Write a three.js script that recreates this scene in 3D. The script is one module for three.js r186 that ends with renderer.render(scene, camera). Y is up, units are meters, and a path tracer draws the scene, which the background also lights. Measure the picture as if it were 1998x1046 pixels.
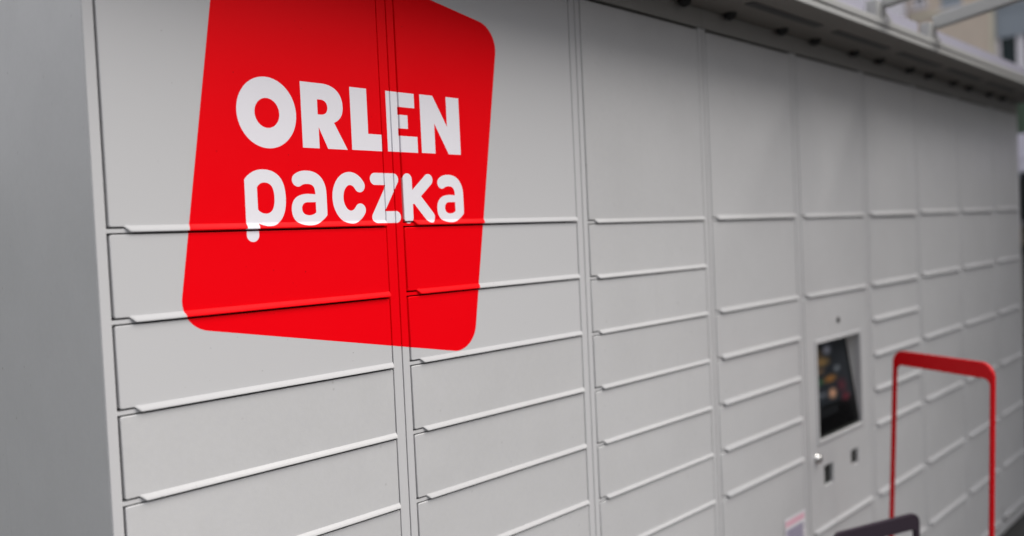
import * as THREE from 'three';
import { mergeGeometries, mergeVertices, toCreasedNormals } from 'three/addons/utils/BufferGeometryUtils.js';
import { RoundedBoxGeometry } from 'three/addons/geometries/RoundedBoxGeometry.js';

/* ------------------------------------------------------------------ camera, sky, sun, exposure */
const scene = new THREE.Scene();
const camera = new THREE.PerspectiveCamera(34.2, 1024 / 536, 0.05, 400);
camera.fov = 2 * Math.atan(523 / 1700) * 180 / Math.PI;
camera.position.set(-0.4207, 1.3748, 1.0681);
camera.up.set(0.055, 0.998, 0.009);
camera.lookAt(-0.4207 + 0.722, 1.3748 - 0.0337, 1.0681 - 0.691);
camera.focus = 1.28;
camera.userData.fStop = 2.0;

const SKY_W = 512, SKY_H = 256;
function overcastSky() {
  const d = new Float32Array(SKY_W * SKY_H * 4);
  for (let j = 0; j < SKY_H; j++) for (let i = 0; i < SKY_W; i++) {
    const el = (j + 0.5) / SKY_H * Math.PI - Math.PI / 2, k = (j * SKY_W + i) * 4;
    const s = Math.max(0, Math.sin(el)), az = i / SKY_W * Math.PI * 2;
    const cloud = 1 + 0.07 * Math.sin(az * 3 + 5 * s) * Math.cos(el * 4 + az) + 0.05 * Math.sin(az * 7 - 8 * s);
    const L = el < 0 ? 0.07 : (0.13 + 0.36 * s) * cloud;
    d[k] = L * 0.985; d[k + 1] = L * 0.99; d[k + 2] = L * 1.025; d[k + 3] = 1;
  }
  const t = new THREE.DataTexture(d, SKY_W, SKY_H, THREE.RGBAFormat, THREE.FloatType);
  t.mapping = THREE.EquirectangularReflectionMapping; t.magFilter = THREE.LinearFilter; t.needsUpdate = true;
  return t;
}
scene.background = overcastSky();
scene.environment = scene.background;

const sun = new THREE.DirectionalLight(0xfffaf3, 1.5);
sun.target.position.set(1.5, 1, 0); sun.position.set(1.5 + 6.0, 1 + 9.5, 5.8);
sun.castShadow = true; sun.shadow.radius = 84;
Object.assign(sun.shadow.camera, { left: -9, right: 9, top: 9, bottom: -9, near: 0.5, far: 40 });
sun.shadow.mapSize.set(2048, 2048);
scene.add(sun, sun.target);

const renderer = new THREE.WebGLRenderer({ antialias: true });
renderer.setSize(1024, 536);
renderer.toneMapping = THREE.LinearToneMapping;
renderer.toneMappingExposure = 2.95;
renderer.shadowMap.enabled = true;

/* ------------------------------------------------------------------ helpers */
let seed = 20240611;
const rnd = () => (seed = (seed * 1664525 + 1013904223) >>> 0) / 4294967296;
const used = {};
function numbered(name) { const n = used[name] = (used[name] ?? -1) + 1; return n ? `${name}_${String(n).padStart(3, '0')}` : name; }
const Z0 = 1.4;                                     // height of the sill line under the tall top doors
// texture coordinates in metres, laid on by the surface's own facing
function metric(g, turn = 0) {
  const p = g.attributes.position, n = g.attributes.normal, uv = new Float32Array(p.count * 2);
  for (let i = 0; i < p.count; i++) {
    const x = p.getX(i), y = p.getY(i), z = p.getZ(i), ax = Math.abs(n.getX(i)), ay = Math.abs(n.getY(i)), az = Math.abs(n.getZ(i));
    if (ax > 0.9) { uv[2 * i] = z; uv[2 * i + 1] = y; }
    else if (ay > 0.9 && !turn) { uv[2 * i] = x; uv[2 * i + 1] = z; }
    else { uv[2 * i] = x; uv[2 * i + 1] = y; }
  }
  g.setAttribute('uv', new THREE.BufferAttribute(uv, 2));
  return g;
}
function faceUV(g, ox = 0, oy = 0) {                // the locker front: u along the front, v up, in metres from the logo's corner
  const p = g.attributes.position, uv = new Float32Array(p.count * 2);
  for (let i = 0; i < p.count; i++) { uv[2 * i] = p.getX(i) + ox; uv[2 * i + 1] = p.getY(i) + oy; }
  g.setAttribute('uv', new THREE.BufferAttribute(uv, 2));
  return g;
}
function box(x0, x1, y0, y1, z0, z1, r = 0) {
  const g = r ? new RoundedBoxGeometry(x1 - x0, y1 - y0, z1 - z0, 2, r) : new THREE.BoxGeometry(x1 - x0, y1 - y0, z1 - z0);
  g.translate((x0 + x1) / 2, (y0 + y1) / 2, (z0 + z1) / 2);
  return metric(g);
}
function join(list) {
  const gs = list.map((g) => { const h = g.index ? g.toNonIndexed() : g; for (const k of Object.keys(h.attributes)) if (!['position', 'normal', 'uv'].includes(k)) h.deleteAttribute(k); return h; });
  return mergeGeometries(gs);
}
function part(name, geo, mat, parent, label) {
  const m = new THREE.Mesh(Array.isArray(geo) ? join(geo) : geo, mat);
  m.name = numbered(name); m.castShadow = m.receiveShadow = true;
  if (label) m.userData.label = label;
  parent.add(m);
  return m;
}
function thing(name, label, category, at = [0, 0, 0]) {
  const o = new THREE.Group(); o.name = numbered(name); o.position.set(...at);
  o.userData = { label, category }; scene.add(o);
  return o;
}
function rounded(x0, y0, x1, y1, r) {
  const s = new THREE.Shape();
  s.moveTo(x0 + r, y0); s.lineTo(x1 - r, y0); s.absarc(x1 - r, y0 + r, r, -Math.PI / 2, 0); s.lineTo(x1, y1 - r); s.absarc(x1 - r, y1 - r, r, 0, Math.PI / 2);
  s.lineTo(x0 + r, y1); s.absarc(x0 + r, y1 - r, r, Math.PI / 2, Math.PI); s.lineTo(x0, y0 + r); s.absarc(x0 + r, y0 + r, r, Math.PI, 1.5 * Math.PI);
  return s;
}

/* ------------------------------------------------------------------ textures */
function noiseField(n, octaves, s0) {               // tiling value noise
  let s = s0; const r = () => (s = (s * 1664525 + 1013904223) >>> 0) / 4294967296;
  const out = new Float32Array(n * n);
  for (const [cells, amp] of octaves) {
    const g = Float32Array.from({ length: cells * cells }, r);
    for (let y = 0; y < n; y++) for (let x = 0; x < n; x++) {
      const fx = x / n * cells, fy = y / n * cells, x0 = fx | 0, y0 = fy | 0, tx = fx - x0, ty = fy - y0;
      const ux = tx * tx * (3 - 2 * tx), uy = ty * ty * (3 - 2 * ty), x1 = (x0 + 1) % cells, y1 = (y0 + 1) % cells;
      const a = g[y0 * cells + x0], b = g[y0 * cells + x1], c = g[y1 * cells + x0], d = g[y1 * cells + x1];
      out[y * n + x] += amp * (a + (b - a) * ux + (c - a) * uy + (a - b - c + d) * ux * uy);
    }
  }
  return out;
}
function grey(n, f, lo, hi, metres, srgb = false) {
  const d = new Uint8Array(n * n * 4); let mn = Infinity, mx = -Infinity;
  for (const v of f) { mn = Math.min(mn, v); mx = Math.max(mx, v); }
  for (let i = 0; i < n * n; i++) { const v = lo + (hi - lo) * (f[i] - mn) / (mx - mn); d[4 * i] = d[4 * i + 1] = d[4 * i + 2] = v * 255; d[4 * i + 3] = 255; }
  const t = new THREE.DataTexture(d, n, n); t.wrapS = t.wrapT = THREE.RepeatWrapping; t.magFilter = THREE.LinearFilter;
  t.repeat.set(1 / metres, 1 / metres); if (srgb) t.colorSpace = THREE.SRGBColorSpace; t.needsUpdate = true;
  return t;
}
const orangePeel = grey(512, noiseField(512, [[256, 0.5], [128, 0.8], [57, 0.5], [9, 0.5]], 11), 0, 1, 0.29);
const glossWander = grey(256, noiseField(256, [[5, 1], [13, 0.6], [31, 0.35], [90, 0.25]], 23), 0.36, 0.52, 0.83);

const PAINT = [198, 198, 200];                      // pale grey powder coat (sRGB)
const paintCss = `rgb(${PAINT.join(',')})`;
function logoTexture() {
  const N = 2048, c = document.createElement('canvas'); c.width = c.height = N;
  const k = c.getContext('2d');
  k.fillStyle = paintCss; k.fillRect(0, 0, N, N);
  // millimetres on the front, x from the first door's edge, y up from the sill line; 700 mm square from (50, -240)
  k.setTransform(N / 700, 0, 0, -N / 700, -50 * N / 700, N - 240 * N / 700);
  k.fillStyle = '#f60010';
  k.beginPath();                                    // the leaning square with round corners
  const q = [[168, 430], [684, 341], [593, -215], [81, -120]], mid = (a, b) => [(a[0] + b[0]) / 2, (a[1] + b[1]) / 2];
  k.moveTo(...mid(q[3], q[0]));
  k.arcTo(...q[0], ...q[1], 40); k.arcTo(...q[1], ...q[2], 45); k.arcTo(...q[2], ...q[3], 45); k.arcTo(...q[3], ...q[0], 40);
  k.closePath(); k.fill();
  k.fillStyle = k.strokeStyle = '#f0eef5'; k.lineCap = k.lineJoin = 'round';
  const poly = (...p) => { k.moveTo(...p[0]); for (const a of p.slice(1)) k.lineTo(...a); k.closePath(); };
  k.beginPath(); k.ellipse(222.5, 162.5, 46, 49, 0, 0, 7); k.ellipse(222.5, 162, 19, 20.5, 0, 0, 7); k.fill('evenodd');       // O
  k.beginPath(); k.moveTo(277, 211); k.lineTo(312, 211); k.bezierCurveTo(338, 211, 348.5, 197, 348.5, 180); k.bezierCurveTo(348.5, 168, 343, 160, 332, 155.5);
  k.lineTo(354, 117); k.lineTo(319.5, 117); k.lineTo(305, 147.5); k.lineTo(305, 117); k.lineTo(277, 117); k.closePath();       // R
  k.moveTo(304.5, 187.5); k.lineTo(310, 187.5); k.bezierCurveTo(317.5, 187.5, 321.5, 183, 321.5, 177); k.bezierCurveTo(321.5, 170, 317, 166, 310, 166); k.lineTo(304.5, 166); k.closePath(); k.fill('evenodd');
  k.beginPath(); poly([362, 211], [393, 211], [393, 143], [419, 143], [419, 117.5], [362, 117.5]); k.fill();                   // L
  k.beginPath(); poly([430, 211.5], [487, 211.5], [487, 188.5], [452, 188.5], [452, 176.5], [472, 176.5], [472, 155], [452, 155], [452, 143.5], [490.5, 143.5], [490.5, 118], [430, 118]); k.fill();   // E
  k.beginPath(); poly([498.5, 212], [526, 212], [555, 164], [555, 212.5], [583.5, 212.5], [583.5, 118.5], [556.5, 118.5], [527.5, 167], [527.5, 118.5], [498.5, 118.5]); k.fill();      // N
  k.beginPath(); k.moveTo(182.5, 70); k.bezierCurveTo(189, 79, 200, 84.5, 211, 84.5); k.bezierCurveTo(234, 84.5, 245, 71, 245, 47);                                                    // p
  k.bezierCurveTo(245, 20, 234, 6.5, 216, 6.5); k.bezierCurveTo(210, 6.5, 206, 8, 200.6, 10.5); k.lineTo(200.6, -5); k.arc(191.3, -5, 9.3, 0, Math.PI, true); k.lineTo(182, -5); k.closePath();
  k.moveTo(201, 60); k.bezierCurveTo(204.5, 64.5, 208, 66.5, 212.5, 66.5); k.bezierCurveTo(222.5, 66.5, 227, 60, 227, 46); k.bezierCurveTo(227, 31, 222, 24, 213, 24); k.bezierCurveTo(208, 24, 204, 26, 201, 29.5); k.closePath(); k.fill('evenodd');
  for (const s of [0, 272]) {                       // a, twice
    k.lineWidth = 19; k.beginPath(); k.moveTo(265.5 + s, 71); k.bezierCurveTo(272 + s, 75.5, 279 + s, 75.2, 282 + s, 75); k.bezierCurveTo(297 + s, 74.5, 303 + s, 65, 303 + s, 51); k.lineTo(303 + s, 26); k.stroke();
    k.beginPath(); k.moveTo(312.4 + s, 50); k.lineTo(284 + s, 51.5); k.bezierCurveTo(264 + s, 52, 253.5 + s, 44, 253.5 + s, 29); k.bezierCurveTo(253.5 + s, 14, 264 + s, 6.3, 281 + s, 6.3);
    k.bezierCurveTo(294 + s, 6.3, 305 + s, 12, 312.4 + s, 21); k.closePath();
    k.moveTo(294 + s, 39.5); k.lineTo(281 + s, 39.5); k.bezierCurveTo(274 + s, 39.5, 270.5 + s, 36, 270.5 + s, 30.5); k.bezierCurveTo(270.5 + s, 24, 275 + s, 21, 282 + s, 21); k.bezierCurveTo(287 + s, 21, 291 + s, 22.5, 294 + s, 25.5); k.closePath(); k.fill('evenodd');
  }
  k.lineWidth = 19.5; k.beginPath(); k.ellipse(354.5, 46, 22.3, 28.7, 0, 0.68, Math.PI * 2 - 0.68); k.stroke();                 // c
  k.lineWidth = 18.5; k.beginPath(); k.moveTo(401, 75); k.lineTo(438, 75); k.lineTo(402, 16.5); k.lineTo(440, 16.5); k.stroke();  // z
  k.lineWidth = 19; k.beginPath(); k.moveTo(465, 75.5); k.lineTo(465, 15.5); k.moveTo(508.5, 75.5); k.lineTo(474, 46); k.moveTo(480, 48); k.lineTo(510, 15.8); k.stroke();  // k
  k.setTransform(1, 0, 0, 1, 0, 0);
  for (let i = 0; i < 70; i++) { k.fillStyle = `rgba(40,30,30,${0.1 + 0.25 * rnd() * rnd()})`; k.beginPath(); k.ellipse(40 + rnd() * (N - 80), 40 + rnd() * (N - 80), 1 + rnd() * 2.2, 1 + rnd() * 1.8, 0, 0, 7); k.fill(); }
  const t = new THREE.CanvasTexture(c); t.colorSpace = THREE.SRGBColorSpace;
  t.repeat.set(1 / 0.7, 1 / 0.7); t.offset.set(-0.05 / 0.7, 0.24 / 0.7);
  return t;
}
function weatherMap() {                             // faint tone drift, dust specks, wiped smudges: 1.6 m square, repeating
  const N = 1024, c = document.createElement('canvas'); c.width = c.height = N; const k = c.getContext('2d');
  const f = noiseField(N, [[5, 1], [14, 0.7], [47, 0.4], [310, 0.5]], 91), im = k.createImageData(N, N); let mn = 9, mx = -9;
  for (const v of f) { mn = Math.min(mn, v); mx = Math.max(mx, v); }
  for (let i = 0; i < N * N; i++) { const v = 243 + 11 * (f[i] - mn) / (mx - mn); im.data[4 * i] = v; im.data[4 * i + 1] = v; im.data[4 * i + 2] = v - 0.6; im.data[4 * i + 3] = 255; }
  k.putImageData(im, 0, 0);
  for (let i = 0; i < 260; i++) { k.fillStyle = `rgba(60,55,48,${0.10 + 0.3 * rnd() * rnd()})`; k.beginPath(); k.ellipse(rnd() * N, rnd() * N, 0.4 + rnd() * 0.9, 0.4 + rnd() * 0.7, rnd() * 3, 0, 7); k.fill(); }
  k.lineCap = 'round';
  for (let i = 0; i < 20; i++) { const x = rnd() * N, y = rnd() * N, l = 20 + rnd() * 90; k.strokeStyle = `rgba(90,86,76,${0.008 + 0.014 * rnd()})`; k.lineWidth = 1.5 + rnd() * 4; k.beginPath(); k.moveTo(x, y); k.lineTo(x + (rnd() - 0.5) * 3, y + l); k.stroke(); }
  for (let i = 0; i < 30; i++) { k.strokeStyle = `rgba(255,255,255,${0.03 + 0.08 * rnd()})`; k.lineWidth = 0.8 + rnd() * 0.8; const x = rnd() * N, y = rnd() * N; k.beginPath(); k.moveTo(x, y); k.quadraticCurveTo(x + 12 * rnd(), y + 8 * rnd(), x + (rnd() - 0.5) * 60, y + (rnd() - 0.5) * 22); k.stroke(); }
  const t = new THREE.CanvasTexture(c); t.colorSpace = THREE.SRGBColorSpace; t.wrapS = t.wrapT = THREE.RepeatWrapping; t.repeat.set(1 / 1.6, 1 / 1.6);
  return t;
}
/* ------------------------------------------------------------------ materials */
const lin = (r, g, b) => new THREE.Color().setRGB(r, g, b);
const paintColor = new THREE.Color(paintCss);
const M = {
  paint: new THREE.MeshPhysicalMaterial({ color: paintColor.clone().multiplyScalar(1.04), map: weatherMap(), roughness: 1, roughnessMap: glossWander, bumpMap: orangePeel, bumpScale: 0.00008, specularIntensity: 1 }),
  print: new THREE.MeshPhysicalMaterial({ color: 0xffffff, map: logoTexture(), roughness: 1, roughnessMap: glossWander, bumpMap: orangePeel, bumpScale: 0.00003, specularIntensity: 0.12 }),
  gapShade: new THREE.MeshStandardMaterial({ color: lin(0.012, 0.011, 0.014), roughness: 0.85 }),  // black that stands in for shade inside the door gaps
  rubber: new THREE.MeshStandardMaterial({ color: lin(0.012, 0.012, 0.012), roughness: 0.7 }),
  slot: new THREE.MeshStandardMaterial({ color: lin(0.03, 0.028, 0.027), roughness: 0.5 }),
  chrome: new THREE.MeshStandardMaterial({ color: lin(0.75, 0.74, 0.72), roughness: 0.2, metalness: 1 }),
  darkPlastic: new THREE.MeshStandardMaterial({ color: lin(0.03, 0.032, 0.03), roughness: 0.4 }),
  red: new THREE.MeshPhysicalMaterial({ color: lin(0.60, 0.001, 0.006), roughness: 0.45, specularIntensity: 0.4, bumpMap: orangePeel, bumpScale: 0.00004 }),
  plum: new THREE.MeshPhysicalMaterial({ color: lin(0.042, 0.031, 0.043), roughness: 0.6, specularIntensity: 0.3, bumpMap: orangePeel, bumpScale: 0.00004 }),
  panel: new THREE.MeshPhysicalMaterial({ color: lin(0.40, 0.39, 0.47), roughness: 0.6 }),
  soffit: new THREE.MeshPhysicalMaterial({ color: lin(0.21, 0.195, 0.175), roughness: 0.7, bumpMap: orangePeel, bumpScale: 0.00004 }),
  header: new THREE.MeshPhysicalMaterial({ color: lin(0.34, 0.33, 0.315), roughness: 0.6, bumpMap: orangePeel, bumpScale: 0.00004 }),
  recess: new THREE.MeshPhysicalMaterial({ color: lin(0.72, 0.72, 0.71), roughness: 0.5 }),
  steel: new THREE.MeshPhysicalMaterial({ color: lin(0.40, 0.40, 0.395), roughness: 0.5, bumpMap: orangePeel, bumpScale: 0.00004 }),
};
const asphalt = (() => {
  const f = noiseField(512, [[256, 1], [128, 0.7], [40, 0.4], [7, 0.5]], 77), t = grey(512, f, 0.16, 0.34, 1.1, true);
  return new THREE.MeshStandardMaterial({ color: 0xffffff, map: t, roughness: 0.92, bumpMap: grey(512, f, 0, 1, 1.1), bumpScale: 0.004 });
})();

/* ------------------------------------------------------------------ ground and the building behind */
const ground = new THREE.Mesh(new THREE.PlaneGeometry(240, 240).rotateX(-Math.PI / 2), asphalt);
{ const p = ground.geometry.attributes.position, uv = ground.geometry.attributes.uv; for (let i = 0; i < p.count; i++) uv.setXY(i, p.getX(i), p.getZ(i)); }
ground.name = 'ground'; ground.receiveShadow = true; ground.userData = { kind: 'structure' };
scene.add(ground);

{ // the house across the yard: its front looks back along the lockers
  const plasterTone = grey(512, noiseField(512, [[6, 1], [23, 0.5], [180, 0.5]], 5), 0.9, 1, 3.1);
  const plaster = new THREE.MeshStandardMaterial({ color: lin(0.62, 0.53, 0.45), roughness: 0.95, map: plasterTone, bumpMap: grey(512, noiseField(512, [[256, 1], [90, 0.6]], 9), 0, 1, 0.9), bumpScale: 0.003 });
  const white = new THREE.MeshStandardMaterial({ color: lin(0.72, 0.70, 0.76), roughness: 0.6 });
  const cream = new THREE.MeshStandardMaterial({ color: lin(0.60, 0.57, 0.47), roughness: 0.9 });
  const shutter = new THREE.MeshStandardMaterial({ color: lin(0.27, 0.31, 0.36), roughness: 0.55 });
  const pane = new THREE.MeshPhysicalMaterial({ color: lin(0.012, 0.022, 0.026), roughness: 0.12, specularIntensity: 0.5 });
  const b = thing('house', 'beige plastered house with blue grey shutters above the far end of the locker roof', 'house', [46, 0, -10]);
  // local: front face at x = 0, z along the front
  const s = new THREE.Shape([[-14, 0.0], [30, 0.0], [30, 16.5], [-14, 16.5]].map(([z, y]) => new THREE.Vector2(z, y)));
  const opening = [];                               // z0, z1, y0, y1, how far the shutter hangs down
  for (let k = 0; k < 7; k++) for (const y of [1.0, 4.6, 8.2]) opening.push([-0.86 + k * 4, 1.2 + k * 4, y, y + 3.25, y === 8.2 ? 1.62 - (k % 3) * 0.3 : 0.5 + ((k * 7 + y * 3) % 5) * 0.2]);
  for (let k = 0; k < 7; k++) opening.push([-0.86 + k * 4, 1.2 + k * 4, 12.9, 15.4, 0.7]);
  opening.push([-4.62, -3.92, 12.05, 14.2, 0.5], [-3.25, -2.3, 11.75, 13.6, 1.84]);
  for (const [z0, z1, y0, y1] of opening) { const h = new THREE.Path(); h.moveTo(z0, y0); h.lineTo(z0, y1); h.lineTo(z1, y1); h.lineTo(z1, y0); h.closePath(); s.holes.push(h); }
  const wall = new THREE.ExtrudeGeometry(s, { depth: 0.35, bevelEnabled: false }); wall.rotateY(-Math.PI / 2); wall.translate(0.35, 0, 0);
  part('wall', metric(wall), plaster, b);
  part('wall', [box(0.3505, 12, 0, 16.5, -14, -13.7), box(0.3505, 12, 0, 16.5, 29.7, 30), box(11.7, 12, 0, 16.5, -13.7, 29.7)], plaster, b);
  part('roof', [box(-0.6, 12.6, 16.503, 16.9, -14.6, 30.6)], shutter, b);
  part('bay', [box(-0.5, -0.003, 9.0, 16.4, -13.8, -4.85)], white, b);
  part('pilaster', [box(-0.12, -0.003, 0, 16.4, -1.08, -0.9)], cream, b);
  part('cornice', [box(-0.09, -0.003, 11.5, 11.68, -0.895, 29.9), box(-0.09, -0.003, 11.5, 11.68, -4.8, -1.085)], cream, b);
  for (const [z0, z1, y0, y1, drop] of opening) {
    const w = new THREE.Group(); w.name = numbered('window'); b.add(w);
    const m = (z0 + z1) / 2, hm = z1 - z0 > 1.5 ? 0.17 : 0.05;
    part('frame', [box(0.12, 0.24, y0, y1, z0 + 0.001, z0 + 0.17), box(0.12, 0.24, y0, y1, z1 - 0.17, z1 - 0.001), box(0.12, 0.24, y0, y1, m - hm, m + hm), box(0.12, 0.24, y0, y0 + 0.12, z0 + 0.17, m - hm), box(0.12, 0.24, y0, y0 + 0.12, m + hm, z1 - 0.17), box(-0.12, -0.002, y0 - 0.1, y0, z0 - 0.1, z1 + 0.1)], white, w);
    part('pane', [box(0.18, 0.2, y0 + 0.12, y1, z0 + 0.17, m - hm), box(0.18, 0.2, y0 + 0.12, y1, m + hm, z1 - 0.17)], pane, w);
    const slats = [box(-0.02, 0.1, y1 - 0.32, y1 - 0.002, z0 + 0.002, z1 - 0.002)];
    for (let y = y1 - 0.325; y > y1 - drop; y -= 0.1) slats.push(box(0.03, 0.07, y - 0.092, y, z0 + 0.002, z1 - 0.002));
    part('roller_shutter', slats, shutter, w);
  }
}

{ // shop front past the lockers; the unseen upper wing is added to shade them
  const dark = new THREE.MeshPhysicalMaterial({ color: lin(0.010, 0.010, 0.011), roughness: 0.35, specularIntensity: 0.5 });
  const white = new THREE.MeshStandardMaterial({ color: lin(0.58, 0.56, 0.66), roughness: 0.6 });
  const green = new THREE.MeshStandardMaterial({ color: lin(0.045, 0.075, 0.05), roughness: 0.8 });
  const plaster = new THREE.MeshStandardMaterial({ color: lin(0.36, 0.29, 0.22), roughness: 0.95, bumpMap: grey(256, noiseField(256, [[128, 1], [45, 0.6]], 31), 0, 1, 0.5), bumpScale: 0.003 });
  const glass = new THREE.MeshPhysicalMaterial({ color: lin(0.012, 0.02, 0.024), roughness: 0.1 });
  const k = thing('shop', 'dark shop front with pale band and green edge past the far end of the lockers, with an unseen wing added above for shade', 'shop', [5.2, 0, -0.25]);
  for (let i = 0; i < 6; i++) part('front_panel', box(0.0, 0.05, 0.03, 1.62, -0.02 + i * 1.21, 1.18 + i * 1.21, 0.004), dark, k);
  part('fascia', [box(-0.03, 0.05, 1.625, 1.84, -0.04, 7.3, 0.006), box(-0.036, -0.0305, 1.70, 1.712, -0.03, 7.29)], white, k);
  part('roof_edge', [box(-0.02, 0.05, 1.845, 2.06, -0.03, 7.3, 0.004)], green, k);
  const s = new THREE.Shape([[0.15, 0.0], [7.3, 0.0], [7.3, 5.4], [0.15, 5.4]].map(([z, y]) => new THREE.Vector2(z, y)));  // added wing wall, kept out of view and tall to shade the far doors
  const wins = [[0.9, 2.1], [3.0, 4.2], [5.1, 6.3]];
  for (const [a, b] of wins) { const h = new THREE.Path(); h.moveTo(a, 3.1); h.lineTo(a, 4.5); h.lineTo(b, 4.5); h.lineTo(b, 3.1); h.closePath(); s.holes.push(h); }
  const wall = new THREE.ExtrudeGeometry(s, { depth: 0.25, bevelEnabled: false }); wall.rotateY(-Math.PI / 2); wall.translate(0.32, 0, 0);
  part('wall', [metric(wall), box(0.3205, 4, 0, 5.4, 0.15, 0.4), box(0.3205, 4, 0, 5.4, 7.05, 7.3), box(3.75, 4, 0, 5.4, 0.4, 7.05)], plaster, k);
  part('roof', box(-0.1, 4.15, 5.403, 5.55, 0.13, 7.45, 0.01), dark, k);
  for (const [a, b] of wins) {
    const w = new THREE.Group(); w.name = numbered('window'); k.add(w);
    part('frame', [box(0.16, 0.24, 3.1, 4.5, a, a + 0.07), box(0.16, 0.24, 3.1, 4.5, b - 0.07, b), box(0.16, 0.24, 3.1, 3.17, a + 0.07, b - 0.07), box(0.16, 0.24, 4.43, 4.5, a + 0.07, b - 0.07), box(0.16, 0.24, 3.17, 4.43, (a + b) / 2 - 0.05, (a + b) / 2 + 0.05)], white, w);
    part('pane', [box(0.19, 0.2, 3.17, 4.43, a + 0.07, (a + b) / 2 - 0.05), box(0.19, 0.2, 3.17, 4.43, (a + b) / 2 + 0.05, b - 0.07)], glass, w);
  }
}

{ // clipped hedging out of view, added to darken and tint the near end panel
  const h = thing('added_hedge', 'unseen dark green clipped hedging, added behind the near end of the lockers', 'added_hedge', [-2.6, 0, -2.2]);
  const pos = [], nor = [];
  const v = new THREE.Vector3(), q = new THREE.Quaternion(), e = new THREE.Euler(), n = new THREE.Vector3();
  for (let i = 0; i < 16000; i++) {
    const along = (rnd() - 0.5) * 4.2, side = rnd(), bump = 0.06 * Math.sin(along * 5) + 0.05 * Math.sin(along * 13 + 1);
    let y = 0.12 + rnd() * 1.5, z = (rnd() - 0.5) * 0.9;
    if (side < 0.4) z = 0.45 + bump - rnd() * 0.12; else if (side < 0.6) z = -0.45 - bump + rnd() * 0.12; else if (side < 0.8) y = 1.6 + bump - rnd() * 0.12;
    e.set(rnd() * 6.3, rnd() * 6.3, rnd() * 6.3); q.setFromEuler(e); n.set(0, 0, 1).applyQuaternion(q);
    const L = 0.03 + rnd() * 0.03, W = L * 0.5;
    for (const [a, b] of [[-L, 0], [0, -W], [L, 0], [-L, 0], [L, 0], [0, W]]) { v.set(a, b, 0).applyQuaternion(q); pos.push(along + v.x, y + v.y, z + v.z); nor.push(n.x, n.y, n.z); }
  }
  const g = new THREE.BufferGeometry(); g.setAttribute('position', new THREE.Float32BufferAttribute(pos, 3)); g.setAttribute('normal', new THREE.Float32BufferAttribute(nor, 3));
  g.setAttribute('uv', new THREE.Float32BufferAttribute(new Float32Array(pos.length / 3 * 2), 2));
  const f = part('foliage', g, new THREE.MeshPhysicalMaterial({ color: lin(0.05, 0.085, 0.03), roughness: 0.6, side: THREE.DoubleSide }), h); f.userData.kind = 'stuff';
  for (let i = 0; i < 7; i++) { const t = new THREE.CylinderGeometry(0.018, 0.032, 1.4, 7); t.translate(-1.8 + i * 0.6, 0.7, (rnd() - 0.5) * 0.3); part('stem', t, new THREE.MeshStandardMaterial({ color: lin(0.09, 0.065, 0.045), roughness: 0.9 }), h); }
}

/* ------------------------------------------------------------------ the parcel locker bank */
const U = 0.11;                                     // row pitch
const COL = [0, 0.45424556, 0.91635825, 1.37823922, 1.83945514, 2.30107041, 2.75138065, 3.20764694, 3.66140568];
const DY = [0.0043, 0.0039, -0.001, -0.0018, -0.0032, -0.0034, -0.0008, 0, 0.0022];
const ROWS = [
  [-4, 0, 1, 2, 3, 4, 5, 6, 8, 10, 12], [-4, 0, 1, 2, 3, 4, 5, 6, 8, 10, 12], [-4, 0, 1, 2, 3, 4, 5, 6, 8, 10, 12],
  [-4, 0, 2, 3, 4, 5, 6, 8, 10, 12], [-4, 0, 2, 8, 10, 12], [-4, 0, 2, 3, 4, 5, 6, 8, 10, 12],
  [-4, 0, 2, 4, 6, 8, 10, 12], [-4, 0, 2, 4, 6, 8, 10, 12], [-4, 0, 2, 4, 6, 8, 10, 12]];
const END = 4.045, BOT = -1.345, TOP = 0.439, DOOR_R = 0.4185;
const locker = thing('parcel_locker', 'long pale grey parcel locker bank with red logo on its near doors', 'parcel locker', [0, Z0, 0]);

// handle: the door's bottom edge folded out into a grip, easing in with an S-curve at its left end
function handleGeometry(x0, x1, size = 1) {
  const flat = [[0.0104, 0.0001], [0.0092, 0.0001], [0.0082, 0.0001], [0.0072, 0.0001], [0.0066, 0.0001], [0.0062, 0.0001], [0.0057, -0.0002], [0.0057, -0.001], [0.0062, -0.0025]];
  const full = [[0.0104, 0.0001], [0.0096, 0.0005], [0.0087, 0.0012], [0.0038, 0.0048], [0.0023, 0.0055], [0.0008, 0.0056], [-0.0006, 0.0051], [-0.0005, 0.0038], [0.0060, -0.003]];
  for (const p of full.slice(0, 6)) { p[0] = p[0] > 0 ? p[0] * size : p[0]; p[1] *= size; }
  full[6][1] *= size; full[7][1] *= size; flat[0][0] *= size;
  const st = [0, 0.12, 0.25, 0.38, 0.5, 0.62, 0.75, 0.88, 1].map((t) => [x0 + t * 0.009, t * t * (3 - 2 * t)]);
  st.push([x0 + 0.011, 1], [(x0 + x1) / 2, 1], [x1, 1]);
  const pos = [], idx = [], n = flat.length;
  for (const [x, s] of st) for (let i = 0; i < n; i++) pos.push(x, flat[i][0] + (full[i][0] - flat[i][0]) * s, flat[i][1] + (full[i][1] - flat[i][1]) * s);
  for (let a = 0; a < st.length - 1; a++) for (let i = 0; i < n - 1; i++) { const p = a * n + i, q = p + n; idx.push(p, p + 1, q, q, p + 1, q + 1); }
  const e = (st.length - 1) * n; for (let i = 1; i < n - 1; i++) idx.push(e, e + i, e + i + 1);
  const g = new THREE.BufferGeometry(); g.setAttribute('position', new THREE.Float32BufferAttribute(pos, 3)); g.setIndex(idx);
  return toCreasedNormals(g, 0.75);
}
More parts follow.
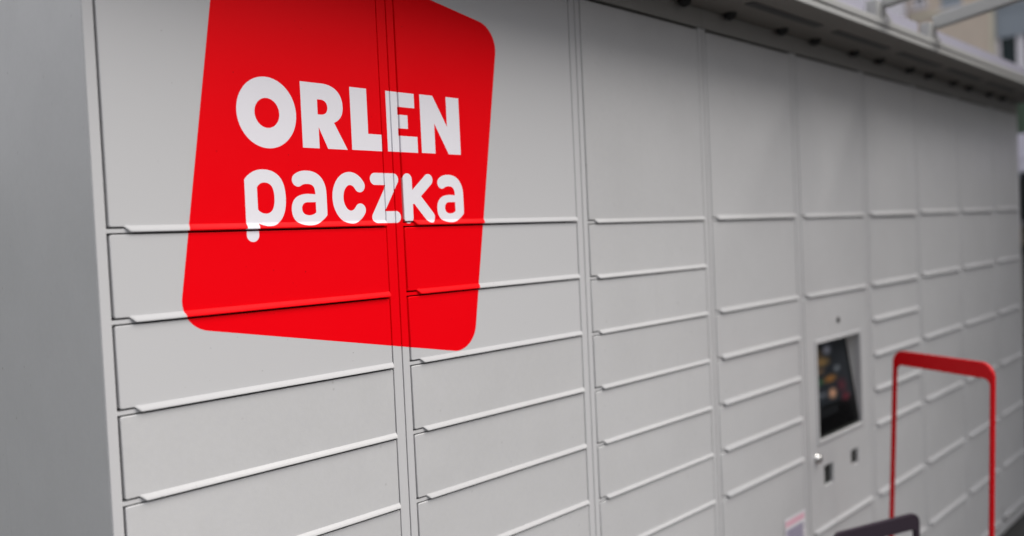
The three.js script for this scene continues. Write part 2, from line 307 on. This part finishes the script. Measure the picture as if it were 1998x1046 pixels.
// the sheet's face stays dead flat: only the rolled edge is smooth
function flatFront(g) {
  const h = toCreasedNormals(g, 0.6), p = h.attributes.position, n = h.attributes.normal, a = new THREE.Vector3(), b = new THREE.Vector3(), c = new THREE.Vector3();
  for (let i = 0; i < p.count; i += 3) {
    a.fromBufferAttribute(p, i); b.fromBufferAttribute(p, i + 1).sub(a); c.fromBufferAttribute(p, i + 2).sub(a); b.cross(c).normalize();
    if (Math.max(Math.abs(b.x), Math.abs(b.y), Math.abs(b.z)) > 0.9995) for (let k = 0; k < 3; k++) n.setXYZ(i + k, b.x, b.y, b.z);
  }
  return h;
}
const tones = [0.985, 1, 1, 1.012].map((f) => { const m = M.paint.clone(); m.color.multiplyScalar(f); return m; });
const doorCache = {}, handleCache = {};
function doorGeometry(w, h) {
  const key = w.toFixed(4) + h.toFixed(4);
  return doorCache[key] ??= (() => {
    const g = new THREE.ExtrudeGeometry(rounded(0.0016 + 0.0011, 0.0055 + 0.0011, w - 0.0011, h - 0.0037 - 0.0011, 0.0022), { depth: 0.014, bevelThickness: 0.0013, bevelSize: 0.0011, bevelSegments: 3, curveSegments: 4 });
    g.translate(0, 0, -0.0150);
    return flatFront(g);
  })();
}
COL.forEach((X, i) => {
  const dy = DY[i], right = (i < 8 ? COL[i + 1] : END) - X, doorR = i < 8 ? right - 0.0358 : right - 0.017;
  const printed = i < 2;
  const place = (g) => faceUV(g.clone(), X, dy);
  // frame posts on both sides of the module, with the hair-line seam between modules
  const left = X - (i ? 0.0148 : 0.0145), rightEdge = X + right - (i < 8 ? 0.0168 : 0);
  part('frame_post', faceUV(box(left, X - 0.0014, BOT - 0.03, TOP, -0.05, 0, i ? 0.0006 : 0.0012)), i < 3 ? M.print : M.paint, locker);
  part('frame_post', faceUV(box(X + doorR + 0.0020, rightEdge, BOT - 0.03, TOP, -0.05, 0, 0.0006)), printed ? M.print : M.paint, locker);
  // rails between the rows
  const lines = ROWS[i].slice(1);
  for (const k of lines) part('shelf_rail', faceUV(box(X - 0.0014, X + doorR + 0.0014, -k * U + dy - 0.0016, -k * U + dy + 0.0034, -0.04, -0.0008)), printed && k < 3 ? M.print : M.paint, locker);
  part('gap_shade_plate', [box(X + right - 0.022, X + right - 0.010, BOT, TOP, -0.054, -0.0505), ...(i === 4 ? [box(X - 0.0014, X + doorR + 0.0014, BOT, -0.66, -0.032, -0.028), box(X - 0.0014, X + doorR + 0.0014, -0.33, TOP, -0.032, -0.028)] : [box(X - 0.0014, X + doorR + 0.0014, BOT, TOP, -0.032, -0.028)])], M.gapShade, locker);  // black backing plates put the shade of door gaps and seams into colour
  // doors
  for (let r = 0; r + 1 < ROWS[i].length; r++) {
    const kt = ROWS[i][r], kb = ROWS[i][r + 1], topY = kt === -4 ? 0.4375 : -kt * U + dy, h = topY - (-kb * U + dy);
    if (i === 4 && kt === 2) continue;              // the terminal
    const mat = printed && kt < 2 ? M.print : tones[Math.floor(rnd() * tones.length)];
    const g = doorGeometry(doorR, h).clone(); faceUV(g, X, -kb * U + dy);
    const d = part('locker_door', g, mat, locker);
    d.position.set(X, -kb * U + dy, 0.0007 * (rnd() - 0.5)); d.rotation.y = 0.0034 * (rnd() - 0.5); d.rotation.x = 0.004 * (rnd() - 0.5);
    const hg = handleCache[doorR.toFixed(4) + (i > 4) + (i > 2)] ??= handleGeometry(0.0185, doorR, i > 4 ? 1.35 : i > 2 ? 1.05 : 0.74);
    part('handle', faceUV(hg.clone(), X, -kb * U + dy), mat, d);
    if (i === 3 && kb === 8) {
      const sc = document.createElement('canvas'); sc.width = 256; sc.height = 320; const k = sc.getContext('2d');
      k.fillStyle = '#e6e3e8'; k.fillRect(0, 0, 256, 320); k.fillStyle = '#e9b9c8'; k.fillRect(10, 16, 236, 34);
      k.fillStyle = '#b3adc2'; k.fillRect(14, 66, 200, 230); k.fillStyle = '#8f8a9c'; for (let y = 0; y < 11; y++) k.fillRect(26, 76 + y * 20, 188 + rnd() * 34, 9);
      const t = new THREE.CanvasTexture(sc); t.colorSpace = THREE.SRGBColorSpace;
      const st = new THREE.PlaneGeometry(0.118, 0.15); st.translate(0.363, h - 0.206, 0.0022);
      part('sticker', st, new THREE.MeshStandardMaterial({ map: t, roughness: 0.4 }), d, 'white sticker with a pink bar along its top');
    }
  }
});
// carcass behind the front
part('end_panel', [box(-0.0150, -0.0128, BOT - 0.03, 0.4845, -0.62, -0.0015)], M.paint, locker, 'plain grey side wall at the near end of the lockers');
part('carcass', [box(-0.012, END, BOT - 0.03, TOP + 0.04, -0.62, -0.055)], M.paint, locker);
part('end_panel', [box(END, END + 0.012, BOT - 0.03, 0.4845, -0.62, -0.001, 0.002)], M.paint, locker);
part('plinth', [box(0.0, END - 0.01, -1.4, BOT - 0.03, -0.6, -0.02)], M.paint, locker);
part('bottom_rail', [box(-0.013, END, BOT - 0.032, BOT - 0.004, -0.05, 0.0015, 0.001)], M.paint, locker);
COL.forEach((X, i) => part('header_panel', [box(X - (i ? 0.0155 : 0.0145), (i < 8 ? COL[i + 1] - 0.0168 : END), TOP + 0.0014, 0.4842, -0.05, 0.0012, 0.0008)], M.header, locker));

/* terminal column */
{
  const X = COL[4], dy = DY[4], w = COL[5] - X - 0.0358, y0 = -8 * U + dy, y1 = -2 * U + dy;
  const o = [X + 0.066, X + 0.366, -0.63, -0.357];   // screen opening
  const s = rounded(X + 0.0027, y0 + 0.0066, X + w - 0.001, y1 - 0.0048, 0.0022);
  const cut = (a, b, c, d) => { const h = new THREE.Path(); h.moveTo(a, c); h.lineTo(a, d); h.lineTo(b, d); h.lineTo(b, c); h.closePath(); s.holes.push(h); };
  cut(...o);
  cut(1.932, 1.994, -0.765, -0.706); cut(2.118, 2.172, -0.748, -0.700);
  const g = new THREE.ExtrudeGeometry(s, { depth: 0.014, bevelThickness: 0.0013, bevelSize: 0.0011, bevelSegments: 3 }); g.translate(0, 0, -0.015);
  const t = part('terminal_door', faceUV(flatFront(g)), M.paint, locker, 'tall terminal door with a screen and small readers');
  const hg = handleGeometry(0.0185, w, 1.2); hg.translate(X, y0, 0); part('handle', faceUV(hg), M.paint, t);
  // raised bezel round the opening
  part('bezel', [box(o[0] - 0.010, o[0] + 0.001, o[2] - 0.010, o[3] + 0.010, -0.004, 0.0035, 0.0015), box(o[1] - 0.001, o[1] + 0.010, o[2] - 0.010, o[3] + 0.010, -0.004, 0.0035, 0.0015),
    box(o[0] + 0.001, o[1] - 0.001, o[3] - 0.001, o[3] + 0.010, -0.004, 0.0035, 0.0015), box(o[0] + 0.001, o[1] - 0.001, o[2] - 0.010, o[2] + 0.001, -0.004, 0.0035, 0.0015)], M.paint, t);
  part('recess', [box(o[0] - 0.002, o[0], o[2], o[3], -0.052, -0.016), box(o[1], o[1] + 0.002, o[2], o[3], -0.052, -0.016), box(o[0], o[1], o[3], o[3] + 0.002, -0.052, -0.016), box(o[0], o[1], o[2] - 0.002, o[2], -0.052, -0.016)], M.recess, t);
  const sc = document.createElement('canvas'); sc.width = 300; sc.height = 273; const k = sc.getContext('2d');
  k.fillStyle = '#121314'; k.fillRect(0, 0, 300, 273);
  const blob = (x, y, rx, ry, col) => { k.save(); k.translate(x, y); k.scale(1, ry / rx); const g = k.createRadialGradient(0, 0, rx * 0.25, 0, 0, rx * 1.35); g.addColorStop(0, col); g.addColorStop(1, col + '00'); k.fillStyle = g; k.fillRect(-rx * 1.4, -rx * 1.4, rx * 2.8, rx * 2.8); k.restore(); };
  k.fillStyle = '#23262a'; k.fillRect(0, 0, 300, 190);
  blob(50, 40, 70, 24, '#7c6446'); blob(110, 66, 60, 16, '#77603f'); blob(160, 34, 34, 16, '#83858f'); blob(80, 92, 46, 10, '#5a493a'); blob(60, 122, 50, 12, '#2c4a36'); blob(150, 120, 50, 13, '#76522e');
  blob(150, 164, 33, 17, '#a87f66'); blob(225, 150, 38, 22, '#46262d'); blob(240, 186, 34, 14, '#55252d'); blob(70, 160, 50, 12, '#484c52'); blob(210, 96, 30, 12, '#565b60');
  k.fillStyle = '#0b0b0c'; k.fillRect(0, 205, 300, 68);
  k.fillStyle = '#1b1c1e'; k.fillRect(0, 200, 170, 22);
  const st = new THREE.CanvasTexture(sc); st.colorSpace = THREE.SRGBColorSpace;
  const glass = new THREE.MeshPhysicalMaterial({ color: 0xffffff, map: st, emissive: 0xffffff, emissiveMap: st, emissiveIntensity: 0.05, roughness: 0.3, specularIntensity: 0.25 });
  const plane = new THREE.PlaneGeometry(o[1] - o[0] - 0.018, 0.268);
  const scr = part('screen', plane, glass, t, 'dark touch screen leaning back inside its opening');
  scr.position.set((o[0] + o[1]) / 2, (o[2] + o[3]) / 2, -0.026); scr.rotation.x = -0.145;
  const fr = part('screen_frame', [box(-0.150, -0.141, -0.137, 0.137, -0.004, 0.002), box(0.141, 0.150, -0.137, 0.137, -0.004, 0.002), box(-0.141, 0.141, -0.138, -0.130, -0.004, 0.002), box(-0.141, 0.141, 0.130, 0.138, -0.004, 0.002)], M.darkPlastic, t);
  fr.position.copy(scr.position); fr.rotation.x = scr.rotation.x;
  const cam = new THREE.SphereGeometry(0.0085, 20, 10, 0, Math.PI * 2, 0, Math.PI / 2); cam.rotateX(Math.PI / 2); cam.scale(1, 1, 0.5); cam.translate(2.055, -0.303, 0.0012);
  part('camera_lens', metric(cam), M.slot, t);
  const kn = new THREE.LatheGeometry([[0, 0.013], [0.006, 0.0125], [0.0095, 0.0105], [0.011, 0.007], [0.0115, 0.003], [0.014, 0.002], [0.014, 0]].reverse().map(([a, b]) => new THREE.Vector2(a, b)), 28); kn.rotateX(Math.PI / 2); kn.translate(1.888, -0.675, 0.001);
  part('lock_knob', kn, M.chrome, t);
  part('card_reader', [box(1.93, 1.996, -0.767, -0.704, -0.022, -0.010), box(1.940, 1.986, -0.757, -0.722, -0.010, -0.006)], M.darkPlastic, t);
  part('code_scanner', [box(2.116, 2.174, -0.750, -0.698, -0.022, -0.012), box(2.132, 2.158, -0.740, -0.712, -0.012, -0.002, 0.002)], M.slot, t);
}

/* flat roof with its overhang */
{
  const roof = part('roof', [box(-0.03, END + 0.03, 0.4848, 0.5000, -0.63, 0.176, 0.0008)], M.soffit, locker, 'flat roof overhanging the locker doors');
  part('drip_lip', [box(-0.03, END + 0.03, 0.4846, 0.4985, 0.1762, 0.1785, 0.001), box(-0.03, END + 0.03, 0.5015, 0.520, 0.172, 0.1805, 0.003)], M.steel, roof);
  part('roof_sheet', [box(-0.028, END + 0.028, 0.5002, 0.512, -0.62, 0.1718)], M.steel, roof);
  COL.forEach((X, i) => {
    for (const px of [0.0805, 0.345]) {
      if (i === 8 && px > 0.3) continue;
      const cap = new THREE.SphereGeometry(0.0160, 20, 10, 0, Math.PI * 2, Math.PI / 2, Math.PI / 2); cap.scale(1, 1.05, 1); cap.translate(X + px, 0.4846, 0.0205);
      part('bolt_cap', metric(cap), M.rubber, roof);
    }
    const strip = new RoundedBoxGeometry(i < 8 ? 0.365 : 0.3, 0.003, 0.024, 2, 0.0012); strip.translate(X + 0.212, 0.4842, 0.0975);
    part('light_strip', metric(strip), M.slot, roof);
  });
}

/* ------------------------------------------------------------------ steel frame on the roof */
{
  const f = thing('roof_frame', 'grey steel frame with slanted arms and pale panels standing on the locker roof', 'steel frame', [2.2, Z0 + 0.52, 0.16]);
  const posts = [-1.42, -1.01, -0.6, -0.19, 0.22];
  for (const x of posts) {
    part('post', box(x - 0.034, x + 0.034, -0.008, 0.052, -0.02, 0.008, 0.003), M.steel, f);
    if (x < -0.5) continue;
    const arm = box(-0.018, 0.018, -0.018, 0.018, 0, 0.62, 0.002); arm.rotateX(-0.153); arm.translate(x + 0.03, 0.058, 0.004);
    part('arm', arm, M.steel, f);
    const brace = box(-0.003, 0.003, -0.003, 0.003, 0, 0.13); brace.rotateY(1.57); brace.rotateZ(-0.42); brace.translate(x + 0.05, 0.05, -0.012);
    part('brace', brace, M.steel, f);
  }
  for (let i = 0; i < posts.length; i++) {
    const a = posts[i] + 0.036, b = i + 1 < posts.length ? posts[i + 1] - 0.036 : 1.78;
    part('panel', box(a, b, -0.007, 0.055, -0.030, -0.024, 0.001), M.panel, f);
  }
}

/* ------------------------------------------------------------------ the two guard hoops */
function hoop(group, mat, half, height, leg, bar, thick, rOut, rIn, leanA = 0, leanB = 0) {
  const s = new THREE.Shape();
  s.moveTo(-half, 0.012); s.lineTo(-half, height - rOut); s.absarc(-half + rOut, height - rOut, rOut, Math.PI, Math.PI / 2, true); s.lineTo(half - rOut, height);
  s.absarc(half - rOut, height - rOut, rOut, Math.PI / 2, 0, true); s.lineTo(half, 0.012); s.lineTo(half - leg, 0.012);
  const hy = height - bar, hx = half - leg;
  s.lineTo(hx, hy - rIn); s.absarc(hx - rIn, hy - rIn, rIn, 0, Math.PI / 2); s.lineTo(-hx + rIn, hy); s.absarc(-hx + rIn, hy - rIn, rIn, Math.PI / 2, Math.PI); s.lineTo(-hx, 0.012); s.closePath();
  const g = new THREE.ExtrudeGeometry(s, { depth: thick - 0.004, bevelThickness: 0.002, bevelSize: 0.002, bevelSegments: 2, curveSegments: 12 }); g.translate(0, 0, -thick / 2 + 0.002);
  { const p = g.attributes.position; for (let i = 0; i < p.count; i++) { const y = p.getY(i), t = Math.max(0, height - rOut - y) / height; p.setX(i, p.getX(i) + t * (p.getX(i) < 0 ? leanA : leanB)); } }
  part('bent_bar', metric(flatFront(g)), mat, group);
  for (const x of [-1, 1]) part('foot_plate', box(x * (half - leg / 2) + (x < 0 ? leanA : leanB) - 0.045, x * (half - leg / 2) + (x < 0 ? leanA : leanB) + 0.045, 0, 0.01, -0.045, 0.045, 0.002), mat, group);
}
{
  const red = thing('guard_hoop', 'red rounded hoop standing upright on the ground in front of the far locker doors', 'barrier hoop', [1.977, 0, 0.304]);
  red.rotation.y = -2.0246; hoop(red, M.red, 0.160, 1.017, 0.0065, 0.036, 0.010, 0.035, 0.02, -0.07, -0.04);
  const dark = thing('guard_hoop', 'low dark plum hoop with rounded corners left of the red hoop', 'barrier hoop', [1.663, 0, 0.2485]);
  dark.rotation.y = -0.353; hoop(dark, M.plum, 0.141, 0.652, 0.011, 0.035, 0.012, 0.022, 0.012);
}

renderer.render(scene, camera);
